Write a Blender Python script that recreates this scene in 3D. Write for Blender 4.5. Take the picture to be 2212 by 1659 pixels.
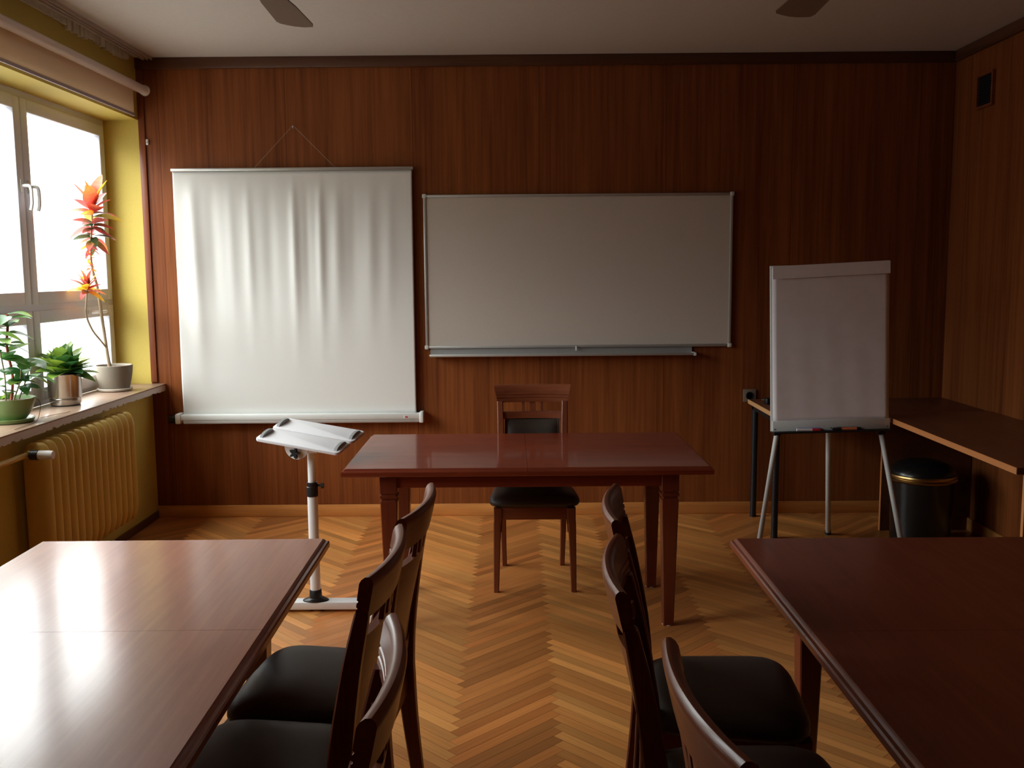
import bpy, bmesh, math, random
from mathutils import Vector, Matrix
random.seed(7)
PI = math.pi
SC = bpy.context.scene
COL = SC.collection
for o in list(bpy.data.objects):
    bpy.data.objects.remove(o)

# ------------------------------------------------------------------ camera
YAW, PITCH, ROLL, HCAM = 0.00272, 0.11674, 0.00785, 1.6
_fw = Vector((-math.sin(YAW) * math.cos(PITCH), math.cos(YAW) * math.cos(PITCH), -math.sin(PITCH)))
_rt = Vector((math.cos(YAW), math.sin(YAW), 0))
_dn = _fw.cross(_rt)
_r2 = _rt * math.cos(ROLL) + _dn * math.sin(ROLL)
_d2 = -_rt * math.sin(ROLL) + _dn * math.cos(ROLL)
_m = Matrix((( _r2.x, -_d2.x, -_fw.x, 0), (_r2.y, -_d2.y, -_fw.y, 0), (_r2.z, -_d2.z, -_fw.z, HCAM), (0, 0, 0, 1)))
cam = bpy.data.cameras.new('camera')
cam.sensor_width = 36
cam.lens = 36 * 2085 / 2212
cam.clip_start = 0.02
camo = bpy.data.objects.new('camera', cam)
camo.matrix_world = _m
COL.objects.link(camo)
SC.camera = camo

# ------------------------------------------------------------------ sky (overcast daylight), exposure
SKY, GROUND = 17.0, 2.6
w = bpy.data.worlds.new('overcast_sky')
SC.world = w
w.use_nodes = True
nt = w.node_tree
nt.nodes.clear()
tc = nt.nodes.new('ShaderNodeTexCoord')
sep = nt.nodes.new('ShaderNodeSeparateXYZ')
rmp = nt.nodes.new('ShaderNodeValToRGB')
mp = nt.nodes.new('ShaderNodeMapRange')
mp.inputs[1].default_value = -0.25
mp.inputs[2].default_value = 0.6
bg = nt.nodes.new('ShaderNodeBackground')
wo = nt.nodes.new('ShaderNodeOutputWorld')
nt.links.new(tc.outputs['Generated'], sep.inputs[0])
nt.links.new(sep.outputs[2], mp.inputs[0])
nt.links.new(mp.outputs[0], rmp.inputs[0])
cr = rmp.color_ramp
cr.elements[0].position = 0.0
g = GROUND / SKY
cr.elements[0].color = (g, g * .98, g * .93, 1)
cr.elements[1].position = 1.0
cr.elements[1].color = (1.0, 1.0, 1.0, 1)
e = cr.elements.new(0.35); e.color = (g, g * .98, g * .93, 1)
e = cr.elements.new(0.52); e.color = (.52, .53, .54, 1)
e = cr.elements.new(0.72); e.color = (1, 1, 1, 1)
nt.links.new(rmp.outputs[0], bg.inputs[0])
bg.inputs[1].default_value = SKY
nt.links.new(bg.outputs[0], wo.inputs[0])

SC.view_settings.view_transform = 'Standard'
SC.view_settings.look = 'None'
SC.view_settings.exposure = 0.04
SC.view_settings.gamma = 1.0
SC.view_settings.use_curve_mapping = False

# sky portals in the window openings (they only guide sampling of the sky)
WINS = [(4.02, 6.235), (2.50, 3.80)]
for y0, y1 in WINS:
    l = bpy.data.lights.new('window_portal', 'AREA')
    l.shape = 'RECTANGLE'
    l.size = y1 - y0
    l.size_y = 1.66
    l.cycles.is_portal = True
    lo = bpy.data.objects.new('window_portal', l)
    lo.location = (-2.72, (y0 + y1) / 2, 1.73)
    lo.rotation_euler = Matrix(((0, 0, -1), (1, 0, 0), (0, -1, 0))).transposed().inverted().to_euler() if False else (PI / 2, 0, -PI / 2)
    COL.objects.link(lo)
try:
    SC.cycles.max_bounces = 10
    SC.cycles.diffuse_bounces = 6
    SC.cycles.caustics_reflective = False
    SC.cycles.sample_clamp_indirect = 6
except Exception:
    pass

# ------------------------------------------------------------------ helpers
class MB:
    def __init__(s):
        s.bm = bmesh.new()
        s.M = None
        s.cl = None
    def _T(s, p):
        p = Vector(p)
        return s.M @ p if s.M else p
    def raw(s, vs, fs):
        bv = [s.bm.verts.new(s._T(v)) for v in vs]
        out = []
        for f in fs:
            try:
                out.append(s.bm.faces.new([bv[i] for i in f]))
            except ValueError:
                pass
        return out
    def box(s, x0, x1, y0, y1, z0, z1, bev=0.0, seg=2, rot=None, piv=None):
        b = bmesh.new()
        vs = [b.verts.new((x, y, z)) for x in (x0, x1) for y in (y0, y1) for z in (z0, z1)]
        for f in ((0, 1, 3, 2), (4, 6, 7, 5), (0, 4, 5, 1), (2, 3, 7, 6), (0, 2, 6, 4), (1, 5, 7, 3)):
            b.faces.new([vs[i] for i in f])
        if bev > 0:
            bmesh.ops.bevel(b, geom=list(b.edges), offset=bev, segments=seg, affect='EDGES', profile=.5)
        if rot is not None:
            c = Vector(piv) if piv is not None else Vector(((x0 + x1) / 2, (y0 + y1) / 2, (z0 + z1) / 2))
            R = rot.to_4x4()
            for v in b.verts:
                v.co = R @ (v.co - c) + c
        s.add(b)
        b.free()
        return s
    def add(s, b):
        b.verts.ensure_lookup_table()
        mp = {v: s.bm.verts.new(s._T(v.co)) for v in b.verts}
        for f in b.faces:
            s.bm.faces.new([mp[v] for v in f.verts])
    def rings(s, rs, closed=True, cap0=True, cap1=True):
        """loft a list of equal-length point rings"""
        bv = [[s.bm.verts.new(s._T(p)) for p in r] for r in rs]
        n = len(rs[0])
        for a, b in zip(bv, bv[1:]):
            for i in range(n if closed else n - 1):
                j = (i + 1) % n
                s.bm.faces.new((a[i], a[j], b[j], b[i]))
        if closed and cap0:
            s.bm.faces.new(bv[0][::-1])
        if closed and cap1:
            s.bm.faces.new(bv[-1])
        return s
    def tube(s, pts, r, n=10, cap=True):
        pts = [Vector(p) for p in pts]
        rr = r if isinstance(r, (list, tuple)) else [r] * len(pts)
        t0 = (pts[1] - pts[0]).normalized()
        up = Vector((0, 0, 1)) if abs(t0.z) < .9 else Vector((1, 0, 0))
        u = t0.cross(up).normalized()
        rs = []
        for i, p in enumerate(pts):
            t = (pts[min(i + 1, len(pts) - 1)] - pts[max(i - 1, 0)]).normalized()
            u = (u - t * u.dot(t)).normalized()
            v = t.cross(u)
            rs.append([p + (u * math.cos(2 * PI * k / n) + v * math.sin(2 * PI * k / n)) * rr[i] for k in range(n)])
        return s.rings(rs, True, cap, cap)
    def lathe(s, prof, c=(0, 0, 0), n=32, cap0=True, cap1=True):
        c = Vector(c)
        rs = [[c + Vector((r * math.cos(2 * PI * k / n), r * math.sin(2 * PI * k / n), z)) for k in range(n)] for r, z in prof]
        return s.rings(rs, True, cap0, cap1)
    def build(s, name, mat, parent=None, sharp=35, **props):
        bmesh.ops.recalc_face_normals(s.bm, faces=list(s.bm.faces)) if not s.cl else None
        me = bpy.data.meshes.new(name)
        s.bm.to_mesh(me)
        s.bm.free()
        me.materials.append(mat)
        for p in me.polygons:
            p.use_smooth = True
        me.set_sharp_from_angle(angle=math.radians(sharp))
        o = bpy.data.objects.new(name, me)
        COL.objects.link(o)
        if parent is not None:
            o.parent = parent
        for k, v in props.items():
            o[k] = v
        return o

def spline(pts, n=8):
    P = [Vector(p) for p in pts]
    out = []
    for i in range(len(P) - 1):
        p0, p1, p2, p3 = P[max(i - 1, 0)], P[i], P[i + 1], P[min(i + 2, len(P) - 1)]
        for k in range(n):
            t = k / n
            out.append(0.5 * ((2 * p1) + (p2 - p0) * t + (2 * p0 - 5 * p1 + 4 * p2 - p3) * t * t + (3 * p1 - p0 - 3 * p2 + p3) * t ** 3))
    out.append(P[-1])
    return out

def tag(o, label=None, cat=None, group=None, kind=None):
    if label: o['label'] = label
    if cat: o['category'] = cat
    if group: o['group'] = group
    if kind: o['kind'] = kind
    return o

def thing(name, loc=(0, 0, 0), rz=0.0, label=None, cat=None, group=None, kind=None):
    o = bpy.data.objects.new(name, None)
    o.empty_display_size = .1
    o.location = loc
    o.rotation_euler = (0, 0, rz)
    COL.objects.link(o)
    return tag(o, label, cat, group, kind)

def copy_tree(o, parent=None):
    c = o.copy()
    COL.objects.link(c)
    c.parent = parent
    for ch in list(o.children):
        copy_tree(ch, c)
    return c

# ------------------------------------------------------------------ materials
def newmat(name):
    m = bpy.data.materials.new(name)
    m.use_nodes = True
    n = m.node_tree
    b = n.nodes['Principled BSDF']
    return m, n, b

def N(n, t, **kw):
    x = n.nodes.new(t)
    for k, v in kw.items():
        setattr(x, k, v)
    return x

def plain(name, col, rough=.5, metal=0.0, coat=0.0, spec=.5, bump=0.0, bscale=200, coatr=.1):
    m, n, b = newmat(name)
    b.inputs['Base Color'].default_value = (*col, 1)
    b.inputs['Roughness'].default_value = rough
    b.inputs['Metallic'].default_value = metal
    b.inputs['Coat Weight'].default_value = coat
    b.inputs['Coat Roughness'].default_value = coatr
    b.inputs['Specular IOR Level'].default_value = spec
    tc = N(n, 'ShaderNodeTexCoord')
    nz = N(n, 'ShaderNodeTexNoise')
    nz.inputs['Scale'].default_value = bscale
    nz.inputs['Detail'].default_value = 3
    n.links.new(tc.outputs['Object'], nz.inputs['Vector'])
    # faint natural variation
    mx = N(n, 'ShaderNodeMix', data_type='RGBA')
    mx.inputs[6].default_value = (*[c * .92 for c in col], 1)
    mx.inputs[7].default_value = (*[min(1, c * 1.06) for c in col], 1)
    n.links.new(nz.outputs[0], mx.inputs[0])
    n.links.new(mx.outputs[2], b.inputs['Base Color'])
    if bump:
        bp = N(n, 'ShaderNodeBump')
        bp.inputs['Strength'].default_value = bump
        bp.inputs['Distance'].default_value = .002
        n.links.new(nz.outputs[0], bp.inputs['Height'])
        n.links.new(bp.outputs[0], b.inputs['Normal'])
    return m

def wood(name, c0, c1, axis='Z', fine=60, stretch=.04, rough=.35, coat=.3, coatr=.12, panel=None, bump=.08, spec=.5, smudge=0.0, knots=False):
    """grain runs along axis; panel = width of veneer sheets across X"""
    m, n, b = newmat(name)
    tc = N(n, 'ShaderNodeTexCoord')
    mpn = N(n, 'ShaderNodeMapping')
    sc = [fine, fine, fine]
    sc['XYZ'.index(axis)] = fine * stretch
    mpn.inputs['Scale'].default_value = sc
    n.links.new(tc.outputs['Object'], mpn.inputs['Vector'])
    nz = N(n, 'ShaderNodeTexNoise')
    nz.inputs['Scale'].default_value = 1.0
    nz.inputs['Detail'].default_value = 6
    nz.inputs['Roughness'].default_value = .62
    nz.inputs['Distortion'].default_value = .4
    n.links.new(mpn.outputs[0], nz.inputs['Vector'])
    mp2 = N(n, 'ShaderNodeMapping')
    s2 = [fine * .13] * 3
    s2['XYZ'.index(axis)] = fine * .13 * stretch * 2.2
    mp2.inputs['Scale'].default_value = s2
    n.links.new(tc.outputs['Object'], mp2.inputs['Vector'])
    nz2 = N(n, 'ShaderNodeTexNoise')
    nz2.inputs['Scale'].default_value = 1.0
    nz2.inputs['Detail'].default_value = 3
    nz2.inputs['Distortion'].default_value = 1.0
    n.links.new(mp2.outputs[0], nz2.inputs['Vector'])
    mx = N(n, 'ShaderNodeMath', operation='MULTIPLY_ADD')
    n.links.new(nz.outputs[0], mx.inputs[0])
    mx.inputs[1].default_value = .55
    m2 = N(n, 'ShaderNodeMath', operation='MULTIPLY')
    n.links.new(nz2.outputs[0], m2.inputs[0])
    m2.inputs[1].default_value = .45
    n.links.new(m2.outputs[0], mx.inputs[2])
    fac = mx.outputs[0]
    if panel:
        sp = N(n, 'ShaderNodeSeparateXYZ')
        n.links.new(tc.outputs['Object'], sp.inputs[0])
        ad = N(n, 'ShaderNodeMath', operation='ADD')
        n.links.new(sp.outputs[0], ad.inputs[0])
        n.links.new(sp.outputs[1], ad.inputs[1])
        dv = N(n, 'ShaderNodeMath', operation='DIVIDE')
        n.links.new(ad.outputs[0], dv.inputs[0])
        dv.inputs[1].default_value = panel
        fl = N(n, 'ShaderNodeMath', operation='FLOOR')
        n.links.new(dv.outputs[0], fl.inputs[0])
        wn = N(n, 'ShaderNodeTexWhiteNoise', noise_dimensions='1D')
        n.links.new(fl.outputs[0], wn.inputs['W'])
        ma = N(n, 'ShaderNodeMath', operation='MULTIPLY_ADD')
        n.links.new(wn.outputs[0], ma.inputs[0])
        ma.inputs[1].default_value = .13
        n.links.new(fac, ma.inputs[2])
        su = N(n, 'ShaderNodeMath', operation='SUBTRACT')
        n.links.new(ma.outputs[0], su.inputs[0])
        su.inputs[1].default_value = .065
        # thin joint
        fr = N(n, 'ShaderNodeMath', operation='FRACT')
        n.links.new(dv.outputs[0], fr.inputs[0])
        lt = N(n, 'ShaderNodeMath', operation='LESS_THAN')
        n.links.new(fr.outputs[0], lt.inputs[0])
        lt.inputs[1].default_value = .004 / panel
        jt = N(n, 'ShaderNodeMath', operation='MULTIPLY_ADD')
        n.links.new(lt.outputs[0], jt.inputs[0])
        jt.inputs[1].default_value = -.3
        n.links.new(su.outputs[0], jt.inputs[2])
        fac = jt.outputs[0]
    rp = N(n, 'ShaderNodeValToRGB')
    rp.color_ramp.elements[0].position = .31
    rp.color_ramp.elements[0].color = (*c0, 1)
    rp.color_ramp.elements[1].position = .69
    rp.color_ramp.elements[1].color = (*c1, 1)
    n.links.new(fac, rp.inputs[0])
    n.links.new(rp.outputs[0], b.inputs['Base Color'])
    b.inputs['Roughness'].default_value = rough
    b.inputs['Coat Weight'].default_value = coat
    b.inputs['Coat Roughness'].default_value = coatr
    b.inputs['Specular IOR Level'].default_value = spec
    if smudge:
        nz3 = N(n, 'ShaderNodeTexNoise')
        nz3.inputs['Scale'].default_value = 3.5
        nz3.inputs['Detail'].default_value = 5
        n.links.new(tc.outputs['Object'], nz3.inputs['Vector'])
        mr = N(n, 'ShaderNodeMapRange')
        mr.inputs[3].default_value = rough - smudge
        mr.inputs[4].default_value = rough + smudge
        n.links.new(nz3.outputs[0], mr.inputs[0])
        n.links.new(mr.outputs[0], b.inputs['Roughness'])
    if bump:
        bp = N(n, 'ShaderNodeBump')
        bp.inputs['Strength'].default_value = bump
        bp.inputs['Distance'].default_value = .001
        n.links.new(nz.outputs[0], bp.inputs['Height'])
        n.links.new(bp.outputs[0], b.inputs['Normal'])
    return m

def attrmat(name, rough=.5, coat=0.0, trans=0.0, grain=False, coatr=.2):
    m, n, b = newmat(name)
    at = N(n, 'ShaderNodeAttribute', attribute_name='tint')
    src = at.outputs['Color']
    if grain:
        uv = N(n, 'ShaderNodeUVMap')
        mpn = N(n, 'ShaderNodeMapping')
        mpn.inputs['Scale'].default_value = (4, 90, 1)
        n.links.new(uv.outputs[0], mpn.inputs['Vector'])
        nz = N(n, 'ShaderNodeTexNoise')
        nz.inputs['Scale'].default_value = 1
        nz.inputs['Detail'].default_value = 5
        n.links.new(mpn.outputs[0], nz.inputs['Vector'])
        mr = N(n, 'ShaderNodeMapRange')
        mr.inputs[3].default_value = .72
        mr.inputs[4].default_value = 1.25
        n.links.new(nz.outputs[0], mr.inputs[0])
        mx = N(n, 'ShaderNodeMix', data_type='RGBA', blend_type='MULTIPLY')
        mx.inputs[0].default_value = 1
        n.links.new(at.outputs['Color'], mx.inputs[6])
        n.links.new(mr.outputs[0], mx.inputs[7])
        src = mx.outputs[2]
    n.links.new(src, b.inputs['Base Color'])
    b.inputs['Roughness'].default_value = rough
    b.inputs['Coat Weight'].default_value = coat
    b.inputs['Coat Roughness'].default_value = coatr
    if trans:
        tr = N(n, 'ShaderNodeBsdfTranslucent')
        n.links.new(src, tr.inputs[0])
        ms = N(n, 'ShaderNodeMixShader')
        ms.inputs[0].default_value = trans
        n.links.new(b.outputs[0], ms.inputs[1])
        n.links.new(tr.outputs[0], ms.inputs[2])
        n.links.new(ms.outputs[0], n.nodes['Material Output'].inputs[0])
    return m

def glassmat():
    m, n, b = newmat('window_glass')
    n.nodes.remove(b)
    tr = N(n, 'ShaderNodeBsdfTransparent')
    gl = N(n, 'ShaderNodeBsdfGlossy')
    gl.inputs['Roughness'].default_value = .02
    tr.inputs[0].default_value = (.94, .96, .95, 1)
    lw = N(n, 'ShaderNodeLayerWeight')
    lw.inputs[0].default_value = .5
    pw = N(n, 'ShaderNodeMath', operation='POWER')
    n.links.new(lw.outputs['Facing'], pw.inputs[0])
    pw.inputs[1].default_value = 5
    fr = N(n, 'ShaderNodeMath', operation='MULTIPLY_ADD')
    n.links.new(pw.outputs[0], fr.inputs[0])
    fr.inputs[1].default_value = .9
    fr.inputs[2].default_value = .03
    ms = N(n, 'ShaderNodeMixShader')
    n.links.new(fr.outputs[0], ms.inputs[0])
    n.links.new(tr.outputs[0], ms.inputs[1])
    n.links.new(gl.outputs[0], ms.inputs[2])
    n.links.new(ms.outputs[0], n.nodes['Material Output'].inputs[0])
    return m

M_wall = wood('walnut_veneer_panel', (.115, .027, .0075), (.30, .095, .025), 'Z', 52, .025, .46, .0, .2, panel=.80, bump=.05, spec=.2)
M_trimw = wood('dark_wood_trim', (.06, .02, .008), (.12, .042, .015), 'X', 50, .04, .4, .1)
M_base = wood('oak_baseboard', (.50, .19, .05), (.72, .33, .09), 'X', 40, .05, .55, .0, spec=.2)
M_basey = wood('oak_baseboard_side', (.50, .19, .05), (.72, .33, .09), 'Y', 40, .05, .55, .0, spec=.2)
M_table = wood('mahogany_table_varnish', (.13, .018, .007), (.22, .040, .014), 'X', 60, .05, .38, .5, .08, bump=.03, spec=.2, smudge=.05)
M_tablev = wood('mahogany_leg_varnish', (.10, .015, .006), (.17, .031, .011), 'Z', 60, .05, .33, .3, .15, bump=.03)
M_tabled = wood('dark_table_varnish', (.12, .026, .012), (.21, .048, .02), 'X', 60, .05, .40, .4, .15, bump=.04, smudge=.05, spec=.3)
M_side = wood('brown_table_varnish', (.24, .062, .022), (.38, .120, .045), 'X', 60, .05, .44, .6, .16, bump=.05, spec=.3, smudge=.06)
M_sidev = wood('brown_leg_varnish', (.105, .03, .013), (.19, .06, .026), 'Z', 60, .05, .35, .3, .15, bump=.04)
M_chair = wood('chair_wood_varnish', (.14, .034, .013), (.25, .070, .027), 'Z', 70, .05, .40, .15, .2, bump=.03, spec=.3)
M_chairx = wood('chair_rail_varnish', (.15, .036, .014), (.26, .074, .028), 'X', 70, .05, .38, .28, .16, bump=.03, spec=.3)
M_leather = plain('dark_brown_leatherette', (.036, .024, .017), .45, 0, 0, .5, .15, 400)
M_ceil = plain('ceiling_paint', (.62, .58, .54), .85, bump=.1, bscale=60)
M_yellow = plain('yellow_wall_paint', (.60, .465, .095), .7, bump=.08, bscale=90)
M_rad = plain('yellow_radiator_paint', (.66, .46, .12), .45, bump=.03)
M_white = plain('white_window_paint', (.80, .82, .92), .4)
M_sill = plain('worn_sill_paint', (.60, .54, .50), .5, bump=.1, bscale=40)
M_silltop = wood('sill_top_laminate', (.30, .19, .13), (.42, .29, .21), 'Y', 50, .05, .4, .2)
M_blind = attrmat('beige_blind_cloth', .8, trans=.4)
M_blindtube = plain('blind_tube_white', (.72, .62, .56), .5)
M_blindbar = plain('blind_bottom_bar', (.42, .36, .38), .5)
M_screen = plain('projection_cloth', (.80, .81, .79), .45, bump=.02, bscale=900)
M_alu = plain('satin_aluminium', (.55, .55, .54), .38, .6)
M_hous = plain('white_housing', (.76, .79, .78), .4)
M_housd = plain('housing_underside', (.45, .42, .40), .5)
M_board = plain('whiteboard_enamel', (.60, .545, .49), .35)
M_black = plain('black_plastic', (.012, .012, .013), .4)
M_blackm = plain('black_metal', (.012, .014, .018), .35)
M_red = plain('red_plastic', (.6, .03, .05), .4)
M_blue = plain('blue_plastic', (.04, .06, .4), .4)
M_orange = plain('orange_plastic', (.65, .16, .06), .4)
M_pen = plain('white_pen_plastic', (.75, .72, .72), .4)
M_label = plain('logo_plate', (.75, .75, .74), .4)
M_paper = plain('flipchart_paper', (.88, .84, .88), .8, bump=.1, bscale=12)
M_grey = plain('grey_metal', (.62, .64, .63), .5)
M_stand = plain('white_steel', (.80, .80, .81), .35)
M_tray = plain('tray_plate', (.78, .78, .81), .4)
M_lip = plain('grey_rubber', (.32, .33, .33), .5)
M_counter = wood('counter_laminate', (.11, .034, .015), (.19, .066, .03), 'Y', 40, .05, .42, .1, .2)
M_edge = plain('orange_edge_band', (.62, .25, .085), .5)
M_edgel = plain('beech_edge_band', (.66, .38, .17), .5)
M_brass = plain('brass', (.60, .42, .17), .3, 1)
M_bin = plain('black_bin_enamel', (.012, .012, .012), .25)
M_fan = plain('fan_blade', (.15, .09, .05), .75)
M_pot = plain('ribbed_grey_pot', (.22, .185, .14), .7)
M_saucer = plain('white_saucer', (.70, .66, .60), .4)
M_steel = plain('polished_steel', (.62, .60, .57), .2, 1, bump=.05, bscale=30)
M_soil = plain('soil', (.10, .05, .035), .9, bump=.6, bscale=60)
M_green = plain('green_glazed_pot', (.22, .34, .14), .3)
M_leaf = attrmat('leaf_surface', .38, .1, .3)
M_croton = attrmat('croton_leaf', .4, .05, .45)
M_stem = plain('pale_stem', (.42, .33, .22), .7, bump=.3, bscale=120)
M_stemr = plain('reddish_stem', (.40, .06, .03), .5)
M_socket = plain('metal_socket_plate', (.34, .30, .24), .35, .5)
M_cord = plain('cord', (.32, .26, .2), .7)
M_glass = glassmat()
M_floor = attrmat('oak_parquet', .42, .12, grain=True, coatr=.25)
M_plaster = plain('flaking_plaster', (.72, .68, .58), .9, bump=.5, bscale=50)
M_rail = plain('curtain_rail_enamel', (.50, .43, .38), .5)
M_facade = plain('exterior_render', (.5, .42, .30), .9)

# ------------------------------------------------------------------ room shell
XL, XR, YB, YF, H = -2.36, 2.78, 6.235, -2.2, 2.94
XO = -2.64   # outer plane of the window frames
T = .15
b = MB(); b.box(XL - .45, XR + T, YF - T, YB + T, -.12, -.002); fl = b.build('floor', plain('screed', (.2, .1, .05)), kind='structure')

def parquet():
    W_, n_ = .0462, 11
    me = bpy.data.meshes.new('floor')
    vs, fs, cols, uvs = [], [], [], []
    c45 = math.sqrt(.5)
    x_lo, x_hi, y_lo, y_hi = XL, XR, YF, YB
    x_off = .158 + .3593
    def place(u, v):
        return ((u - v) * c45 * W_ + x_off, (u + v) * c45 * W_ + 2.0)
    R = 140
    rnd = random.Random(3)
    def clipq(poly):
        # Sutherland-Hodgman against the room rectangle, keeps uv
        def cl(pl, f, lim, sgn):
            out = []
            for i in range(len(pl)):
                a, b_ = pl[i], pl[(i + 1) % len(pl)]
                da, db = sgn * (a[f] - lim), sgn * (b_[f] - lim)
                if da >= 0: out.append(a)
                if (da >= 0) != (db >= 0):
                    t = da / (da - db)
                    out.append(tuple(a[k] + (b_[k] - a[k]) * t for k in range(4)))
            return out
        for f, lim, sg in ((0, x_lo, 1), (0, x_hi, -1), (1, y_lo, 1), (1, y_hi, -1)):
            poly = cl(poly, f, lim, sg)
            if len(poly) < 3: return None
        return poly
    def add(u0, v0, du, dv, horiz):
        g = .012
        pts = [(u0 + g, v0 + g), (u0 + du - g, v0 + g), (u0 + du - g, v0 + dv - g), (u0 + g, v0 + dv - g)]
        so = rnd.random() * 50
        poly = []
        for (u, v) in pts:
            X, Y = place(u, v)
            a, c = ((u - u0), (v - v0)) if horiz else ((v - v0), (u - u0))
            poly.append((X, Y, a * W_ + so, c * W_ + so * 3))
        xs = [p[0] for p in poly]; ys = [p[1] for p in poly]
        if max(xs) < x_lo or min(xs) > x_hi or max(ys) < y_lo or min(ys) > y_hi: return
        poly = clipq(poly)
        if not poly: return
        i0 = len(vs)
        vs.extend((p[0], p[1], 0.0) for p in poly)
        fs.append(list(range(i0, i0 + len(poly))))
        t = rnd.random()
        k = .72 + .5 * rnd.random() ** 1.0
        if rnd.random() < .12: k *= 1.22
        base = (.47, .172, .043) if horiz else (.61, .258, .068)  # sheen that varies with plank direction, painted into the wood colour
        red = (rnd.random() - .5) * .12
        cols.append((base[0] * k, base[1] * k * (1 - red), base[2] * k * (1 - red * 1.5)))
        uvs.append([(p[2], p[3]) for p in poly])
    for y in range(-R, R):
        for m in range(-12, 13):
            x0 = y + 2 * n_ * m
            if abs(x0) > R + 20: continue
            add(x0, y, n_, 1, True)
    for x in range(-R, R):
        for m in range(-12, 13):
            y0 = x + 1 + 2 * n_ * m
            if abs(y0) > R + 20: continue
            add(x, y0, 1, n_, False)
    me.from_pydata(vs, [], fs)
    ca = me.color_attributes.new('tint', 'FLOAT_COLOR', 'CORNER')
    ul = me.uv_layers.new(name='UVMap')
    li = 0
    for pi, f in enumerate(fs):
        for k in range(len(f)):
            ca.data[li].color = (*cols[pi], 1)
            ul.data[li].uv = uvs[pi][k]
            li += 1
    me.materials.append(M_floor)
    o = bpy.data.objects.new('parquet', me)
    COL.objects.link(o)
    o.parent = fl
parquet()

b = MB(); b.box(XL - .45, XR + T, YF - T, YB + T, H, H + .15); b.build('ceiling', M_ceil, kind='structure')
b = MB(); b.box(XL, XR + T, YB, YB + T, 0, H); b.build('wall_back', M_wall, kind='structure')
b = MB(); b.box(XR, XR + T, YF, YB, 0, H); b.build('wall_right', M_wall, kind='structure')
b = MB(); b.box(XL - .45, XR + T, YF - T, YF, 0, H); b.build('wall_front', plain('dark_wall_paint', (.16, .085, .04), .7), kind='structure')
ZS, ZT = .89, 2.56
b = MB()
b.box(XL - .36, XL, YF, YB, 0, ZS - .05)
b.box(XL - .36, XL, YF, YB, ZT, H)
edges = [YF] + [v for wv in sorted(WINS) for v in wv] + [YB]
for i in range(0, len(edges), 2):
    if edges[i + 1] - edges[i] > .01:
        b.box(XL - .36, XL, edges[i], edges[i + 1], ZS - .05, ZT)
b.box(XL - .36, XL - .0005, YB, YB + T, 0, H)
b.build('wall_left', M_yellow, kind='structure')

# mouldings and skirtings
b = MB(); b.box(XL, XR - .0, YB - .022, YB, 2.872, H, .004); b.build('trim_1', M_trimw, kind='structure')
b = MB(); b.box(XR - .022, XR, YF, YB - .024, 2.872, H, .004); b.build('trim_2', wood('dark_wood_trim_side', (.06, .02, .008), (.12, .042, .015), 'Y', 50, .04, .4, .1), kind='structure')
b = MB(); b.box(XL, XL + .04, YB - .012, YB, .90, 2.87, .003); b.build('trim_3', M_chair, kind='structure')
b = MB(); b.box(XL, XR - .016, YB - .016, YB, 0, .078, .003); b.build('baseboard_back', M_base, kind='structure')
b = MB(); b.box(XR - .016, XR, YF, YB, 0, .078, .003); b.build('baseboard_right', M_basey, kind='structure')
b = MB(); b.box(XL, XL + .012, YF, YB - .02, 0, .05, .002); b.build('baseboard_left', M_trimw, kind='structure')
# flaking plaster strip along the ceiling above the window
b = MB(); rnd = random.Random(5)
pts = []
y = 4.6
while y < 6.15:
    pts.append((y, .012 + .028 * rnd.random() * (1 if y > 5.2 else .15)))
    y += .022
for (ya, wa), (yb, wb) in zip(pts, pts[1:]):
    if yb > 6.1: break
    b.box(XL + .002, XL + .012 + wa * .3, ya, yb - .002, H - .02 - wa, H - .001)
b.build('trim_4', M_plaster, kind='structure')

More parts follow.
